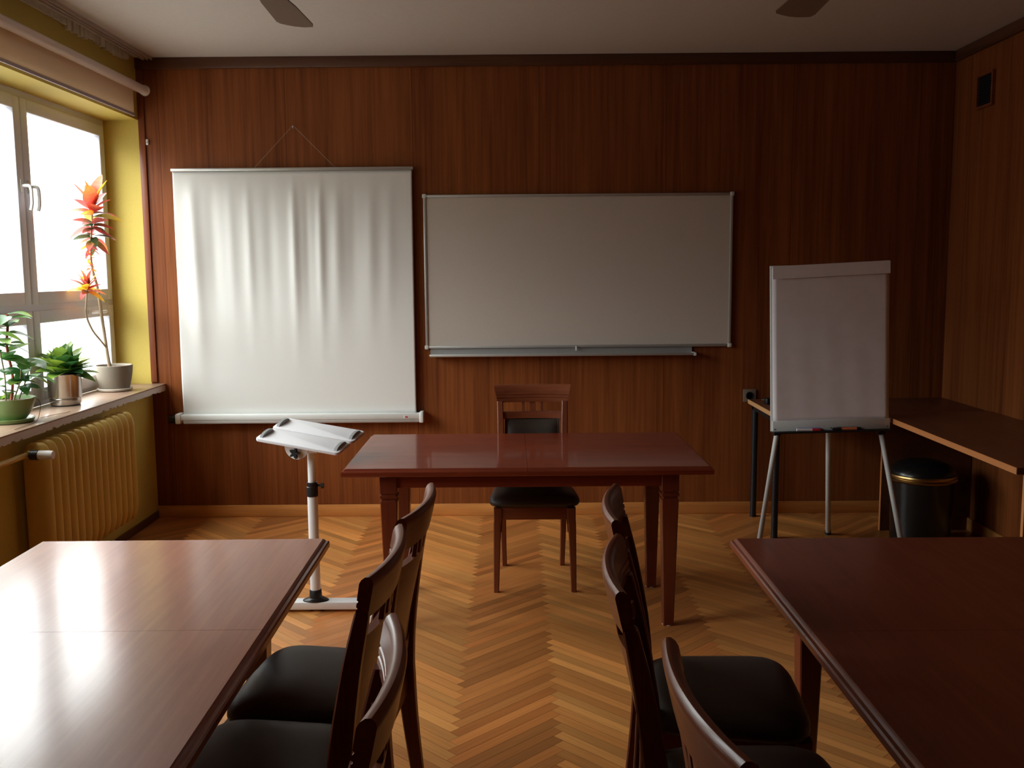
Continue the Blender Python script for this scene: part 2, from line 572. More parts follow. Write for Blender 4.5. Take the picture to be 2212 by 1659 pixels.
# ------------------------------------------------------------------ windows
def make_window(idx, y0, y1):
    root = thing('window_%d' % idx, (0, 0, 0), kind='structure')
    yc = y0 + (y1 - y0) * .513
    xi, xo = -2.585, -2.655
    f = MB()
    f.box(xo, xi, y0, y0 + .045, ZS, ZT); f.box(xo, xi, y1 - .045, y1, ZS, ZT)
    f.box(xo, xi, y0 + .045, y1 - .045, ZT - .045, ZT); f.box(xo, xi, y0 + .045, y1 - .045, ZS, ZS + .035)
    f.box(xo, xi, y0 + .045, y1 - .045, 1.40, 1.445)
    f.box(xo, xi, yc - .03, yc + .03, ZS + .035, 1.40); f.box(xo, xi, yc - .03, yc + .03, 1.445, ZT - .045)
    f.build('window_frame', M_white, root)
    for (a, c) in ((y0 + .04, yc - .006), (yc + .006, y1 - .04)):
        for (za, zb) in ((1.44, ZT - .04), (ZS + .03, 1.405)):
            s = MB()
            t = .068
            q, r = xi - .03, xi + .018
            s.box(q, r, a, a + t, za, zb, .005); s.box(q, r, c - t, c, za, zb, .005)
            s.box(q, r, a + t - .001, c - t + .001, za, za + t, .005); s.box(q, r, a + t - .001, c - t + .001, zb - t, zb, .005)
            so = s.build('sash', M_white, root)
            g_ = MB(); g_.box(xi - .012, xi - .006, a + t - .004, c - t + .004, za + t - .004, zb - t + .004)
            g_.build('glass', M_glass, so)
            # espagnolette handle
            h = MB()
            if za > 1.4:
                hy = c - t / 2 if c < yc else a + t / 2
                hz = 2.06
                h.box(r, r + .008, hy - .013, hy + .013, hz - .035, hz + .035, .003)
                h.tube(spline([(r + .006, hy, hz), (r + .04, hy, hz), (r + .052, hy, hz - .02), (r + .052, hy, hz - .09), (r + .044, hy, hz - .125)]), .009, 8)
            else:
                hy = (a + c) / 2 + .18
                hz = zb - t / 2
                h.box(r, r + .008, hy - .035, hy + .035, hz - .013, hz + .013, .003)
                h.tube(spline([(r + .006, hy, hz), (r + .04, hy, hz), (r + .052, hy + .02, hz), (r + .052, hy + .09, hz), (r + .044, hy + .12, hz)]), .009, 8)
            h.build('handle', M_stand, so)
    f = MB(); f.box(-2.722, -2.658, y1 - .006, y1 - .0005, ZS, ZT); f.build('outer_reveal', M_grey, root)
    # sill board
    s = MB()
    xf = -2.268
    s.box(-2.585, xf, y0 - (.0 if idx == 1 else .05), y1 + (0 if idx == 1 else .05), ZS - .008, ZS - .0005, .002)
    s.build('window_sill_top', M_silltop, root)
    s = MB(); rn = random.Random(idx)
    ya = y0 - .02; n_ = 130
    P = []
    for i in range(n_ + 1):
        yy = ya + (y1 - .002 - ya) * i / n_
        zb = .843 + (rn.random() ** 3) * .012
        P.append((yy, zb))
    rs = [[(-2.35, yy, ZS - .009), (xf - .002, yy, ZS - .009), (xf - .002, yy, zb), (-2.35, yy, .842)] for yy, zb in P]
    s.rings(rs)
    s.build('window_sill', M_sill, root)
    return root
make_window(1, *WINS[0])
make_window(2, *WINS[1])
# roller blind
rb = thing('roller_blind', (-2.275, 5.0, 2.56), 0, 'rolled down beige roller blind with white tube above the window', 'blind')
b = MB(); b.tube([(0, -1.9, .165), (0, 1.13, .165)], .027, 20); b.build('tube', M_blindtube, rb)
b = MB(); b.tube([(0, 1.128, .165), (0, 1.142, .165)], .033, 20); b.build('end_cap', M_saucer, rb)
b = MB(); b.box(-.0325, -.0315, -1.88, 1.03, .012, .17); b.bm.loops.layers.float_color.new('tint')
_l = b.bm.loops.layers.float_color['tint']
for _f in b.bm.faces:
    for _q in _f.loops: _q[_l] = (.92, .78, .60, 1)
b.build('cloth', M_blind, rb)
b = MB(); b.box(-.037, -.027, -1.88, 1.035, -.005, .013, .003); b.build('bottom_bar', M_blindbar, rb)
for yy in (-1.5, 1.05):
    b = MB(); b.box(-.084, -.022, yy - .01, yy + .01, .15, .18, .002)
    b.build('bracket', M_blindtube, rb)

# curtain rail on the ceiling
cr_ = thing('curtain_rail', (-2.275, 4.6, H - .0005), 0, 'double track curtain rail fixed to the ceiling above the window', 'curtain rail')
b = MB(); b.box(-.03, .03, -1.6, 1.61, -.004, 0)
for x in (-.028, -.002, .024):
    b.box(x, x + .005, -1.6, 1.61, -.018, -.003)
b.build('track', M_rail, cr_)

# radiator
rd = thing('radiator', (-2.25, 4.97, 0), 0, 'yellow painted ribbed radiator on the wall below the windowsill', 'radiator')
n_r = 14
for i in range(n_r):
    yy = -.50 + i * (1.0 / (n_r - 1))
    b = MB()
    rs = []
    for z, k in ((.185, .0), (.19, .35), (.205, .62), (.235, .85), (.27, 1), (.5, 1), (.74, 1), (.775, .85), (.80, .6), (.812, .3), (.816, 0)):
        hx, hy = .065 * (.35 + .65 * k), .027 * (.12 + .88 * k)
        rs.append([(hx * math.copysign(abs(math.cos(t)) ** .6, math.cos(t)), yy + hy * math.copysign(abs(math.sin(t)) ** .9, math.sin(t)), z) for t in [2 * PI * q / 16 for q in range(16)]])
    b.rings(rs)
    b.build('rib', M_rad, rd)
b = MB(); b.tube([(0, -.53, .26), (0, .53, .26)], .026, 12); b.tube([(0, -.53, .74), (0, .53, .74)], .026, 12)
b.box(-.095, -.06, -.02, .02, .55, .6); b.build('manifold', M_rad, rd)
b = MB(); b.tube([(0, -.53, .775), (0, -.60, .775)], .016, 12); b.tube(spline([(0, -.58, .775), (0, -.75, .775), (0, -1.1, .78), (-.0, -1.5, .78), (-.03, -1.55, .76), (-.03, -1.56, .5), (-.03, -1.56, .0)]), .013, 10)
b.build('pipe', M_rad, rd)
b = MB(); b.tube([(.02, -.60, .775), (.058, -.60, .775)], .024, 14); b.build('valve_collar', M_black, rd)
b = MB(); b.tube([(.058, -.60, .775), (.10, -.60, .775), (.125, -.60, .775)], [.021, .021, .019], 16); b.build('valve_head', M_pen, rd)
for yy in (-.3, .3):
    b = MB(); b.box(-.105, -.06, yy - .012, yy + .012, .70, .72)
    b.build('wall_bracket', M_rad, rd)

# ------------------------------------------------------------------ projection screen
sw = thing('projection_screen', (-1.39, YB, 0), 0, 'white wrinkled pull-up projection screen hanging on the wood wall', 'projection screen')
def screen_cloth():
    b = MB()
    nx, nz = 150, 70
    z0, z1 = .69, 2.235
    rows = []
    rn = random.Random(2)
    folds = [(.08, .022, .020), (.16, .02, -.008), (.235, .016, .006), (.31, .014, .009), (.40, .018, -.006), (.50, .013, .016), (.555, .012, -.006), (.61, .013, .014), (.68, .02, .012), (.75, .018, -.005), (.82, .02, .008), (.90, .02, .006)]
    for j in range(nz + 1):
        v = j / nz
        z = z0 + (z1 - z0) * v
        row = []
        for i in range(nx + 1):
            u = i / nx
            xl = -.757 + .018 * (1 - v) * 0 ; xr = .752
            x = xl + (xr - xl) * u
            d = 0
            env = math.exp(-((v - .68) / .27) ** 2) 
            for c, wd, a in folds:
                cc = c + (.68 - v) * (c - .45) * -.05
                k = env if a and c > .12 else math.exp(-((v - .62) / .36) ** 2)
                d += a * k * math.exp(-((u - cc) / (wd * (1.1 + .5 * (1 - v)))) ** 2)
            d += .006 * math.sin(u * 7 + v * 3) * (1 - v) * v * 4 * .5
            d += .010 * math.exp(-((u - .02) / .05) ** 2) * math.sin(v * 9) * (1 - v)
            d *= min(1.0, max(0.0, (.99 - v) / .10))
            row.append((x, -.045 - d * .8, z))
        rows.append(row)
    b.rings(rows, closed=False)
    return b
o = screen_cloth().build('cloth', M_screen, sw, 180)
md = o.modifiers.new('thickness', 'SOLIDIFY'); md.thickness = .0008
b = MB(); b.box(-.765, .762, -.056, -.034, 2.236, 2.256, .004); b.build('top_bar', M_alu, sw)
b = MB(); b.box(-.765, .79, -.085, -.012, .655, .693, .006); b.build('housing', M_hous, sw)
b = MB(); b.box(-.75, .785, -.083, -.014, .634, .656, .004); b.build('housing_base', M_housd, sw)
b = MB(); b.box(-.80, -.765, -.092, -.006, .634, .700, .008); b.build('end_cap', M_hous, sw)
b = MB(); b.box(.775, .80, -.09, -.008, .632, .702, .005); b.build('end_cap', M_hous, sw)
b = MB(); b.tube([(-.80, -.05, .662), (-.85, -.05, .662)], .028, 14); b.build('end_knob', M_black, sw)
b = MB(); b.box(.674, .708, -.0862, -.085, .660, .680, .0004, 1); lb = b.build('logo_plate', M_label, sw)
tcu = bpy.data.curves.new('logo', 'FONT'); tcu.body = '3M'; tcu.size = .0155; tcu.extrude = .0003; tcu.align_x = 'CENTER'; tcu.align_y = 'CENTER'; tcu.offset = .0006
tmp = bpy.data.objects.new('tmp', tcu); COL.objects.link(tmp)
bpy.context.view_layer.update()
me = bpy.data.meshes.new_from_object(tmp.evaluated_get(bpy.context.evaluated_depsgraph_get()))
bpy.data.objects.remove(tmp)
me.materials.clear(); me.materials.append(M_red)
lo = bpy.data.objects.new('logo_lettering', me); COL.objects.link(lo); lo.parent = lb
lo.location = (.691, -.0868, .670); lo.rotation_euler = (PI / 2, 0, 0)
# hanging cord and hook
b = MB()
b.tube([(-.24, -.045, 2.255), (-.0, -.025, 2.508)], .0016, 6)
b.tube([(.27, -.045, 2.255), (.02, -.025, 2.508)], .0016, 6)
b.tube([(-.0, -.025, 2.508), (.02, -.025, 2.508)], .002, 6)
b.build('hanging_cord', M_cord, sw)
b = MB(); b.tube([(0, 0, 0), (0, -.022, 0), (0, -.032, .004), (0, -.034, .012)], .003, 8); b.lathe([(.007, -.002), (.007, .002)], (0, -.004, 0), 12)
o = b.build('wall_hook', M_alu); o.location = (-1.38, YB - .0005, 2.503)
tag(o, 'small metal hook in the wood wall carrying the screen cord', 'hook')

# ------------------------------------------------------------------ whiteboard
wb = thing('whiteboard', (.412, YB, 0), -0.0, 'wide blank whiteboard in an aluminium frame on the wood wall', 'whiteboard')
X0, X1, Z0, Z1 = -.984, .984, 1.105, 2.082
b = MB(); b.box(X0 + .01, X1 - .01, -.018, -.002, Z0 + .01, Z1 - .01); b.build('writing_surface', M_board, wb)
b = MB()
for q in ((X0, X1, Z0, Z0 + .018), (X0, X1, Z1 - .018, Z1), (X0, X0 + .018, Z0 + .016, Z1 - .016), (X1 - .018, X1, Z0 + .016, Z1 - .016)):
    b.box(q[0], q[1], -.026, -.0015, q[2], q[3], .005)
b.build('frame', M_alu, wb)
for x in (X0, X1):
    for z in (Z0, Z1):
        b = MB(); b.box(x - .006 if x < 0 else x - .022, x + .022 if x < 0 else x + .006, -.030, -.001, z - .006 if z < 1.5 else z - .022, z + .022 if z < 1.5 else z + .006, .007, 3)
        b.build('corner_cap', M_grey, wb)
b = MB(); b.box(-.955, .735, -.085, -.0015, 1.058, 1.063, .001); b.box(-.955, .735, -.012, -.0015, 1.062, 1.106); b.box(-.955, .735, -.088, -.082, 1.056, 1.072, .002)
b.build('pen_tray', M_alu, wb)
b = MB(); b.box(-.018, -.008, -.034, -.026, 1.085, 1.115, .002); b.build('clip', M_label, wb)
b = MB(); b.box(.735, .752, -.09, -.0015, 1.052, 1.072, .003); b.build('tray_end', M_grey, wb)

# ------------------------------------------------------------------ tables
def rect_loop(x0, x1, y0, y1, z, ins, cut=.0):
    a = ins
    return [(x0 + a[0], y0 + a[2], z), (x1 - a[1], y0 + a[2], z), (x1 - a[1], y1 - a[3], z), (x0 + a[0], y1 - a[3], z)]

def tapered_leg(cx, cy, ztop, wt, wb_, mat, parent):
    b = MB()
    prof = [(0.0, wb_ * .5), (.006, wb_ * .52), (.586, wt * .5 - .001), (.590, wt * .5 - .005), (.598, wt * .5 - .005), (.602, wt * .5 + .001), (.612, wt * .5 + .001), (.615, wt * .5 - .004), (.620, wt * .5 - .004), (.624, wt * .5), (ztop, wt * .5)]
    rs = []
    for z, h in prof:
        c = .004
        rs.append([(cx + sx * h - ox, cy + sy * h - oy, z) for sx, sy, ox, oy in ((-1, -1, 0, -c), (-1, -1, -c, 0), (1, -1, c, 0), (1, -1, 0, -c), (1, 1, 0, c), (1, 1, c, 0), (-1, 1, -c, 0), (-1, 1, 0, c))])
    b.rings(rs)
    lg = b.build('leg', mat, parent, 25)
    g_ = MB(); g_.lathe([(wb_ * .42, 0), (wb_ * .56, .002), (wb_ * .5, .006)], (cx, cy, -.0005), 14)
    g_.build('foot_glide', M_saucer, lg)

def make_table(loc, rz, label, L, D, legs, mt, mv, zt=.742):
    root = thing('extending_table', loc, rz, label, 'table', None)
    lx0, lx1, ly0, ly1 = legs  # outer leg faces
    wt = .078
    for side in (-1, 1):
        b = MB()
        x0, x1 = (-L / 2, -.0006) if side < 0 else (.0006, L / 2)
        prof = [(.035, .706 - .742 + zt), (.005, .706 - .742 + zt), (.0, -.031 + zt), (.0, -.016 + zt), (.003, -.011 + zt), (.010, -.009 + zt), (.013, -.004 + zt), (.018, zt)]
        rs = []
        for ins, z in prof:
            i4 = [ins, ins, ins, ins]
            i4[1 if side < 0 else 0] = .0
            rs.append(rect_loop(x0, x1, -D / 2, D / 2, z, i4))
        b.rings(rs)
        b.build('top_leaf', mt, root, 25)
    za, zb = .647, zt - .036
    for (q) in ((lx0 + wt - .004, lx1 - wt + .004, ly0 + .012, ly0 + .034), (lx0 + wt - .004, lx1 - wt + .004, ly1 - .034, ly1 - .012), (lx0 + .012, lx0 + .034, ly0 + wt - .004, ly1 - wt + .004), (lx1 - .034, lx1 - .012, ly0 + wt - .004, ly1 - wt + .004)):
        b = MB(); b.box(q[0], q[1], q[2], q[3], za, zb, .001, 1); b.build('apron', mt, root)
    for cx in (lx0 + wt / 2, lx1 - wt / 2):
        for cy in (ly0 + wt / 2, ly1 - wt / 2):
            tapered_leg(cx, cy, zb, wt, .046, mv, root)
    return root
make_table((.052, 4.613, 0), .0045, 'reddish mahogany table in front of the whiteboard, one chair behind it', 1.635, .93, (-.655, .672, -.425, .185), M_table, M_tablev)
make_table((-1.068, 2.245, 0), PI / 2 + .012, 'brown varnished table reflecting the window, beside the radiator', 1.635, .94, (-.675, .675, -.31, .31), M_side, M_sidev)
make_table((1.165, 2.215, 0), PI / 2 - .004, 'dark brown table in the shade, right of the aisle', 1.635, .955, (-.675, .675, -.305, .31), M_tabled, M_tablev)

# ------------------------------------------------------------------ chairs
def make_chair():
    root = thing('dining_chair', (0, 0, 0), 0, '', 'chair', 'wooden meeting room chairs')
    # rear legs run up into back posts
    for s in (-1, 1):
        b = MB()
        P = [(s * .157, .238, 0), (s * .160, .222, .12), (s * .163, .203, .28), (s * .165, .192, .42), (s * .167, .190, .50), (s * .169, .200, .62), (s * .171, .225, .78), (s * .173, .243, .865), (s * .174, .252, .905)]
        hw = [(.013, .016), (.014, .018), (.016, .022), (.018, .026), (.018, .027), (.018, .025), (.017, .020), (.016, .017), (.016, .015)]
        P = spline(P, 3)
        rs = []
        for i, p in enumerate(P):
            t = i / 3
            k = min(int(t), len(hw) - 2); f = t - k
            hx = hw[k][0] * (1 - f) + hw[k + 1][0] * f
            hy = hw[k][1] * (1 - f) + hw[k + 1][1] * f
            c = .004
            rs.append([(p.x + sx * hx - ox, p.y + sy * hy - oy, p.z) for sx, sy, ox, oy in ((-1, -1, 0, -c), (-1, -1, -c, 0), (1, -1, c, 0), (1, -1, 0, -c), (1, 1, 0, c), (1, 1, c, 0), (-1, 1, -c, 0), (-1, 1, 0, c))])
        b.rings(rs)
        b.build('leg', M_chair, root, 30)
    for s in (-1, 1):
        b = MB()
        rs = []
        for z, h, x, y in ((0, .0135, .194, -.205), (.35, .019, .186, -.200), (.372, .021, .182, -.198), (.43, .021, .182, -.198)):
            c = .004
            rs.append([(s * x + sx * h - ox, y + sy * h - oy, z) for sx, sy, ox, oy in ((-1, -1, 0, -c), (-1, -1, -c, 0), (1, -1, c, 0), (1, -1, 0, -c), (1, 1, 0, c), (1, 1, c, 0), (-1, 1, -c, 0), (-1, 1, 0, c))])
        b.rings(rs)
        b.build('leg', M_chair, root, 30)
    b = MB()
    b.box(-.165, .165, -.212, -.192, .372, .434, .002); b.box(-.15, .15, .182, .200, .372, .434, .002)
    for s in (-1, 1):
        M0 = Matrix.Rotation(s * .045, 3, 'Z')
        b.box(s * .175 - .009, s * .175 + .009, -.185, .175, .372, .434, .002, rot=M0)
    b.build('seat_frame', M_chairx, root)
    for s in (-1, 1):
        b = MB()
        P = spline([(s * .172, -.182, .30), (s * .170, -.150, .345), (s * .168, -.11, .376)], 4)
        b.tube(P, .008, 6)
        b.build('corner_brace', M_chair, root)
    # cushion
    b = MB()
    def outline(sc, z, n=48):
        pts = []
        for k in range(n):
            t = 2 * PI * k / n
            cx_, sy_ = math.cos(t), math.sin(t)
            px = math.copysign(abs(cx_) ** .36, cx_)
            py = math.copysign(abs(sy_) ** .36, sy_)
            hw_ = .238 - .038 * (py + 1) / 2
            yy = py * .208 - .012 - (.008 * (1 - px * px) if py < 0 else 0)
            pts.append((px * hw_ * sc, (yy + .012) * sc - .012, z))
        return pts
    b.rings([outline(.91, .433), outline(.975, .436), outline(1.0, .446), outline(.998, .456), outline(.975, .468), outline(.93, .480), outline(.86, .490), outline(.74, .498), outline(.5, .504), outline(.15, .506)])
    b.build('seat_cushion', M_leather, root, 60)
    # top rail
    b = MB()
    za, zb = .897, .990
    prof = [(-.012, za), (.012, za), (.0135, .92), (.0145, .965), (.0145, .975), (.011, .984), (.004, .990), (-.004, .990), (-.011, .984), (-.0145, .975), (-.0145, .938), (-.0115, .936), (-.0115, .933), (-.0142, .931), (-.0140, .922), (-.011, .920), (-.011, .917), (-.0135, .915), (-.0128, .900)]
    rs = []
    n_ = 24
    for i in range(n_ + 1):
        t = -1 + 2 * i / n_
        r = []
        for y, z in prof:
            f = (z - za) / (zb - za)
            hw_ = .187 + .020 * f
            sh = 1 - .0 * abs(t)
            r.append((t * hw_, y * sh + .252 + .018 * f + .026 * (1 - t * t) , z))
        rs.append(r)
    b.rings(rs)
    b.build('top_rail', M_chairx, root, 40)
    def bar(z0, z1, hx, th, bow, y0, slope=.2):
        b = MB(); rs = []
        for i in range(17):
            t = -1 + 2 * i / 16
            y = y0 + bow * (1 - t * t)
            rs.append([(t * hx, y - th, z0), (t * hx, y + th, z0), (t * hx, y + th + slope * (z1 - z0), z1), (t * hx, y - th + slope * (z1 - z0), z1)])
        b.rings(rs)
        return b
    bar(.812, .848, .157, .011, .022, .236).build('mid_rail', M_chairx, root, 30)
    bar(.530, .565, .152, .011, .012, .194, .05).build('lower_rail', M_chairx, root, 30)
    for x, h in ((-.05, .008), (0, .017), (.05, .008)):
        b = MB(); y0 = .252 + .022 * (1 - (x / .157) ** 2); b.box(x - h, x + h, y0 - .007, y0 + .005, .843, .902, .001, 1, rot=Matrix.Rotation(-.15, 3, 'X'))
        b.build('spindle', M_chair, root)
    # upholstered back with wooden backboard
    def padm(hx, t0, t1, bow, z0, z1, rnd_=.0):
        b = MB(); nz = 10; nx = 14
        front, back = [], []
        for j in range(nz + 1):
            v = j / nz; z = z0 + (z1 - z0) * v
            yb = .192 + (.236 - .192) * max(0, (z - .53) / .29) ** 1.3
            fr, bk = [], []
            for i in range(nx + 1):
                t = -1 + 2 * i / nx
                bb = bow * (1 - t * t) * (.45 + .55 * v)
                ed = (1 - abs(t) ** 6) * (1 - abs(2 * v - 1) ** 6) if rnd_ else 1
                fr.append((t * hx, yb + bb - t0 * (ed if rnd_ else 1), z))
                bk.append((t * hx, yb + bb + t1, z))
            front.append(fr); back.append(bk)
        b.rings(front, closed=False); b.rings([r[::-1] for r in back], closed=False)
        bmesh.ops.remove_doubles(b.bm, verts=b.bm.verts, dist=1e-5)
        # rim
        F = [front[0][i] for i in range(nx + 1)] + [front[j][nx] for j in range(1, nz + 1)] + [front[nz][i] for i in range(nx - 1, -1, -1)] + [front[j][0] for j in range(nz - 1, 0, -1)]
        B = [back[0][i] for i in range(nx + 1)] + [back[j][nx] for j in range(1, nz + 1)] + [back[nz][i] for i in range(nx - 1, -1, -1)] + [back[j][0] for j in range(nz - 1, 0, -1)]
        bv1 = [b.bm.verts.new(p) for p in F]; bv2 = [b.bm.verts.new(p) for p in B]
        for i in range(len(F)):
            j = (i + 1) % len(F)
            b.bm.faces.new((bv1[i], bv1[j], bv2[j], bv2[i]))
        bmesh.ops.remove_doubles(b.bm, verts=b.bm.verts, dist=1e-5)
        return b
    padm(.138, .022, -.002, .024, .562, .815, .5).build('back_cushion', M_leather, root, 50)
    padm(.150, .001, .008, .026, .55, .83).build('backboard', M_chairx, root, 30)
    return root

chair0 = make_chair()
CH = [
    (.095, 4.893, 0.0, 'chair behind the mahogany table, facing the room'),
    (-.532, 2.575, -PI / 2 - .095, 'farthest of the three chairs left of the aisle'),
    (-.560, 2.10, -PI / 2 - .045, 'middle one of the three chairs left of the aisle'),
    (-.483, 1.46, -PI / 2 + .04, 'nearest of the three chairs left of the aisle, its rail glossy'),
    (.536, 2.495, PI / 2 - .10, 'farthest of the three chairs right of the aisle'),
    (.488, 1.965, PI / 2 - .09, 'middle one of the three chairs right of the aisle'),
    (.540, 1.37, PI / 2 + .085, 'nearest of the three chairs right of the aisle, cut by the bottom edge'),
]
for i, (x, y, rz, lab) in enumerate(CH):
    c = chair0 if i == 0 else copy_tree(chair0)
    c.location = (x, y, 0)
    c.rotation_euler = (0, 0, rz)
    c['label'] = 'dark wooden ' + lab

# ------------------------------------------------------------------ projector trolley
st = thing('projector_stand', (-.955, 4.449, 0), 0, 'white projector stand with a tilted split tray beside the mahogany table', 'projector stand')
PX, PY = .0, .005
b = MB(); b.box(-.27, .325, -.035, .035, .012, .048, .004); b.build('base_bar', M_stand, st)
b = MB(); b.box(-.30, -.25, -.25, .25, .012, .048, .004); b.build('base_bar', M_stand, st)
b = MB(); b.box(.29, .335, -.22, .22, .012, .048, .004); b.build('base_bar', M_stand, st)
for x, y in ((-.275, -.23), (-.275, .23), (.312, -.2), (.312, .2), (-.02, -.0), (.03, 0)):
    b = MB(); b.lathe([(.012, 0), (.014, .004), (.012, .013)], (x, y, 0), 12); b.build('foot', M_black, st)
b = MB(); b.lathe([(.062, .048), (.060, .053), (.036, .062), (.030, .064), (.028, .10), (.0265, .102)], (0, 0, 0), 24)
for v in b.bm.verts:
    if v.co.z < .06: v.co.y *= .62
b.build('base_socket', M_black, st)
b = MB(); b.tube([(0, 0, .09), (0, 0, .585)], .024, 20); b.build('lower_pole', M_stand, st)
b = MB(); b.tube([(0, 0, .57), (0, 0, .79)], .0185, 20); b.build('upper_pole', M_stand, st)
b = MB(); b.tube([(0, 0, .555), (0, 0, .60), (0, 0, .602), (0, 0, .622)], [.027, .027, .025, .025], 20); b.tube([(.02, 0, .605), (.045, 0, .605)], .006, 8); col_ = b.build('height_clamp', M_black, st)
b = MB(); b.tube([(.042, 0, .605), (.055, 0, .605)], .014, 5); b.build('clamp_knob', M_black, col_)
# tray plane
A_, B_, G_ = -.264, .201, .124
Q = (Matrix.Rotation(A_, 4, 'Z') @ Matrix.Rotation(G_, 4, 'Y') @ Matrix.Rotation(B_, 4, 'X'))
TM = Matrix.Translation((0, 0, .845)) @ Q
# bracket: half disc under the tray in a vertical plane
b = MB(); n_ = 20
BM_ = Matrix.Translation((-.055, -.03, .80)) @ Matrix.Rotation(A_, 4, 'Z')
b.M = BM_
arc = [(.062 * math.cos(PI + PI * k / n_), 0, .062 * math.sin(PI + PI * k / n_)) for k in range(n_ + 1)]
arc = [(-.062, 0, .025)] + arc + [(.062, 0, .025)]
b.rings([[(x, -.012, z) for x, y, z in arc], [(x, -.007, z) for x, y, z in arc]])
b.box(.01, .10, -.008, .05, -.03, .018, .004)
b.build('tilt_bracket', M_stand, st)
b = MB(); b.M = BM_
star = []
for k in range(20):
    a = 2 * PI * k / 20
    r = .019 + .008 * math.cos(5 * a)
    star.append((r * math.cos(a) + .0, r * math.sin(a) - .030))
b.rings([[(x, -.040, z) for x, z in star], [(x, -.022, z) for x, z in star]]); b.tube([(0, -.024, -.030), (0, -.008, -.030)], .009, 10)
b.build('tilt_knob', M_black, st)
b = MB(); b.M = BM_; b.tube([(-.004, -.026, .004), (-.004, -.008, .004)], .012, 12); b.build('pivot_bolt', M_black, st)
for s, off in ((-1, 0.0), (1, .004)):
    b = MB(); b.M = TM
    y0, y1 = (-.1425, -.004) if s < 0 else (.004, .1425)
    ox = off
    # rounded corner plate
    def rr(x0, x1, ya, yb, r, z):
        pts = []
        for cx_, cy_, a0 in ((x1 - r, yb - r, 0), (x0 + r, yb - r, PI / 2), (x0 + r, ya + r, PI), (x1 - r, ya + r, 1.5 * PI)):
            for k in range(5):
                a = a0 + k * PI / 8
                pts.append((cx_ + r * math.cos(a), cy_ + r * math.sin(a), z))
        return pts
    b.rings([rr(-.208 + ox, .208 + ox, y0, y1, .018, -.010), rr(-.21 + ox, .21 + ox, y0 - .001, y1 + .001, .02, -.004), rr(-.209 + ox, .209 + ox, y0, y1, .02, .002), rr(-.205 + ox, .205 + ox, y0 + .003, y1 - .003, .018, .0035)])
    tp = b.build('tray_half', M_tray, st)
    for sx in (-1, 1):
        b = MB(); b.M = TM
        xx = sx * .187 + ox
        ya, yb = y0 + .018, y1 - .018
        rs = []
        for k in range(13):
            t = k / 12
            h = .017 * math.sin(PI * min(1, max(0, t))) ** .45 if 0 < k < 12 else .001
            y = ya + (yb - ya) * t
            rs.append([(xx - .008, y, .003), (xx + .008, y, .003), (xx + .007, y, .003 + h), (xx - .007, y, .003 + h)])
        b.rings(rs)
        b.build('stop', M_lip, tp, 40)
b = MB(); b.M = TM; b.box(-.09, .09, -.10, .10, -.016, -.010); b.build('tray_carrier', M_stand, st)

# ------------------------------------------------------------------ flipchart easel
FY = 5.33
fc = thing('flipchart_easel', (1.759, FY, 0), 0, 'grey flipchart easel with a blank paper pad, in front of the back corner', 'flipchart')
TL_ = Matrix.Translation((0, 0, .7066)) @ Matrix.Rotation(-.03, 4, 'X') @ Matrix.Rotation(-.02, 4, 'Y') @ Matrix.Diagonal((.92, 1, .93, 1))
b = MB(); b.M = TL_
b.box(-.356, .352, .0, .018, -.005, .985, .003); b.build('back_board', M_grey, fc)
b = MB(); b.M = TL_
nx, nz = 26, 40; rows = []
for j in range(nz + 1):
    v = j / nz; row = []
    for i in range(nx + 1):
        u = i / nx
        x = -.346 + .698 * u
        zt = .975 + .018 * u
        z = .058 + (zt - .058) * v
        wv = .0007 * math.sin(u * 27 + 3 * v) * (1 - v) + .0005 * math.sin(u * 13 + v * 17) + .0006 * (1 - v) * math.sin(u * PI)
        row.append((x, -.012 - wv, z))
    rows.append(row)
b.rings(rows, closed=False)
o = b.build('paper_pad', M_paper, fc, 180)
md = o.modifiers.new('pad', 'SOLIDIFY'); md.thickness = .010; md.offset = -1
b = MB(); b.M = TL_
rs = []
for x, dz in ((-.347, 0), (0, .009), (.353, .018)):
    rs.append([(x, -.0225, .905 + dz), (x, -.0212, .905 + dz), (x, -.0205, .975 + dz), (x, -.001, .979 + dz), (x, -.001, .981 + dz), (x, -.0215, .977 + dz)])
b.rings(rs)
b.build('folded_top_sheet', M_paper, fc, 20)
b = MB(); b.M = TL_; b.box(-.352, .356, -.022, .0, -.002, .060, .002)
b.build('lower_rail', M_grey, fc)
for x in (-.34, 0, .34):
    b = MB(); b.M = TL_; b.tube([(x, -.0225, .012), (x, -.024, .012)], .0035, 8)
    b.build('screw', M_black, fc)
b = MB(); b.M = TL_; b.box(-.356, .356, -.06, .004, -.012, -.003, .002); b.box(-.356, .356, -.062, -.057, -.012, .0, .001, 1)
b.build('marker_tray', M_black, fc)
for s in (-1, 1):
    fx = -.462 if s < 0 else .346
    b = MB(); b.tube([(s * .29 - .005, .0, .69), (fx, -.25, .012)], .014, 12); lg = b.build('leg', M_grey, fc)
    b = MB(); b.tube([(fx, -.248, .03), (fx, -.25, .0)], .018, 10); b.build('foot', M_black, lg)
    b = MB(); b.box(s * .29 - .025, s * .29 + .015, -.02, .025, .675, .708, .004); b.build('leg_bracket', M_black, fc)
b = MB(); b.tube([(.0, .02, .70), (.13, .37, .012)], .015, 12); lg = b.build('leg', M_grey, fc)
b = MB(); b.tube([(.13, .37, .03), (.13, .37, .0)], .018, 10); b.build('foot', M_black, lg)
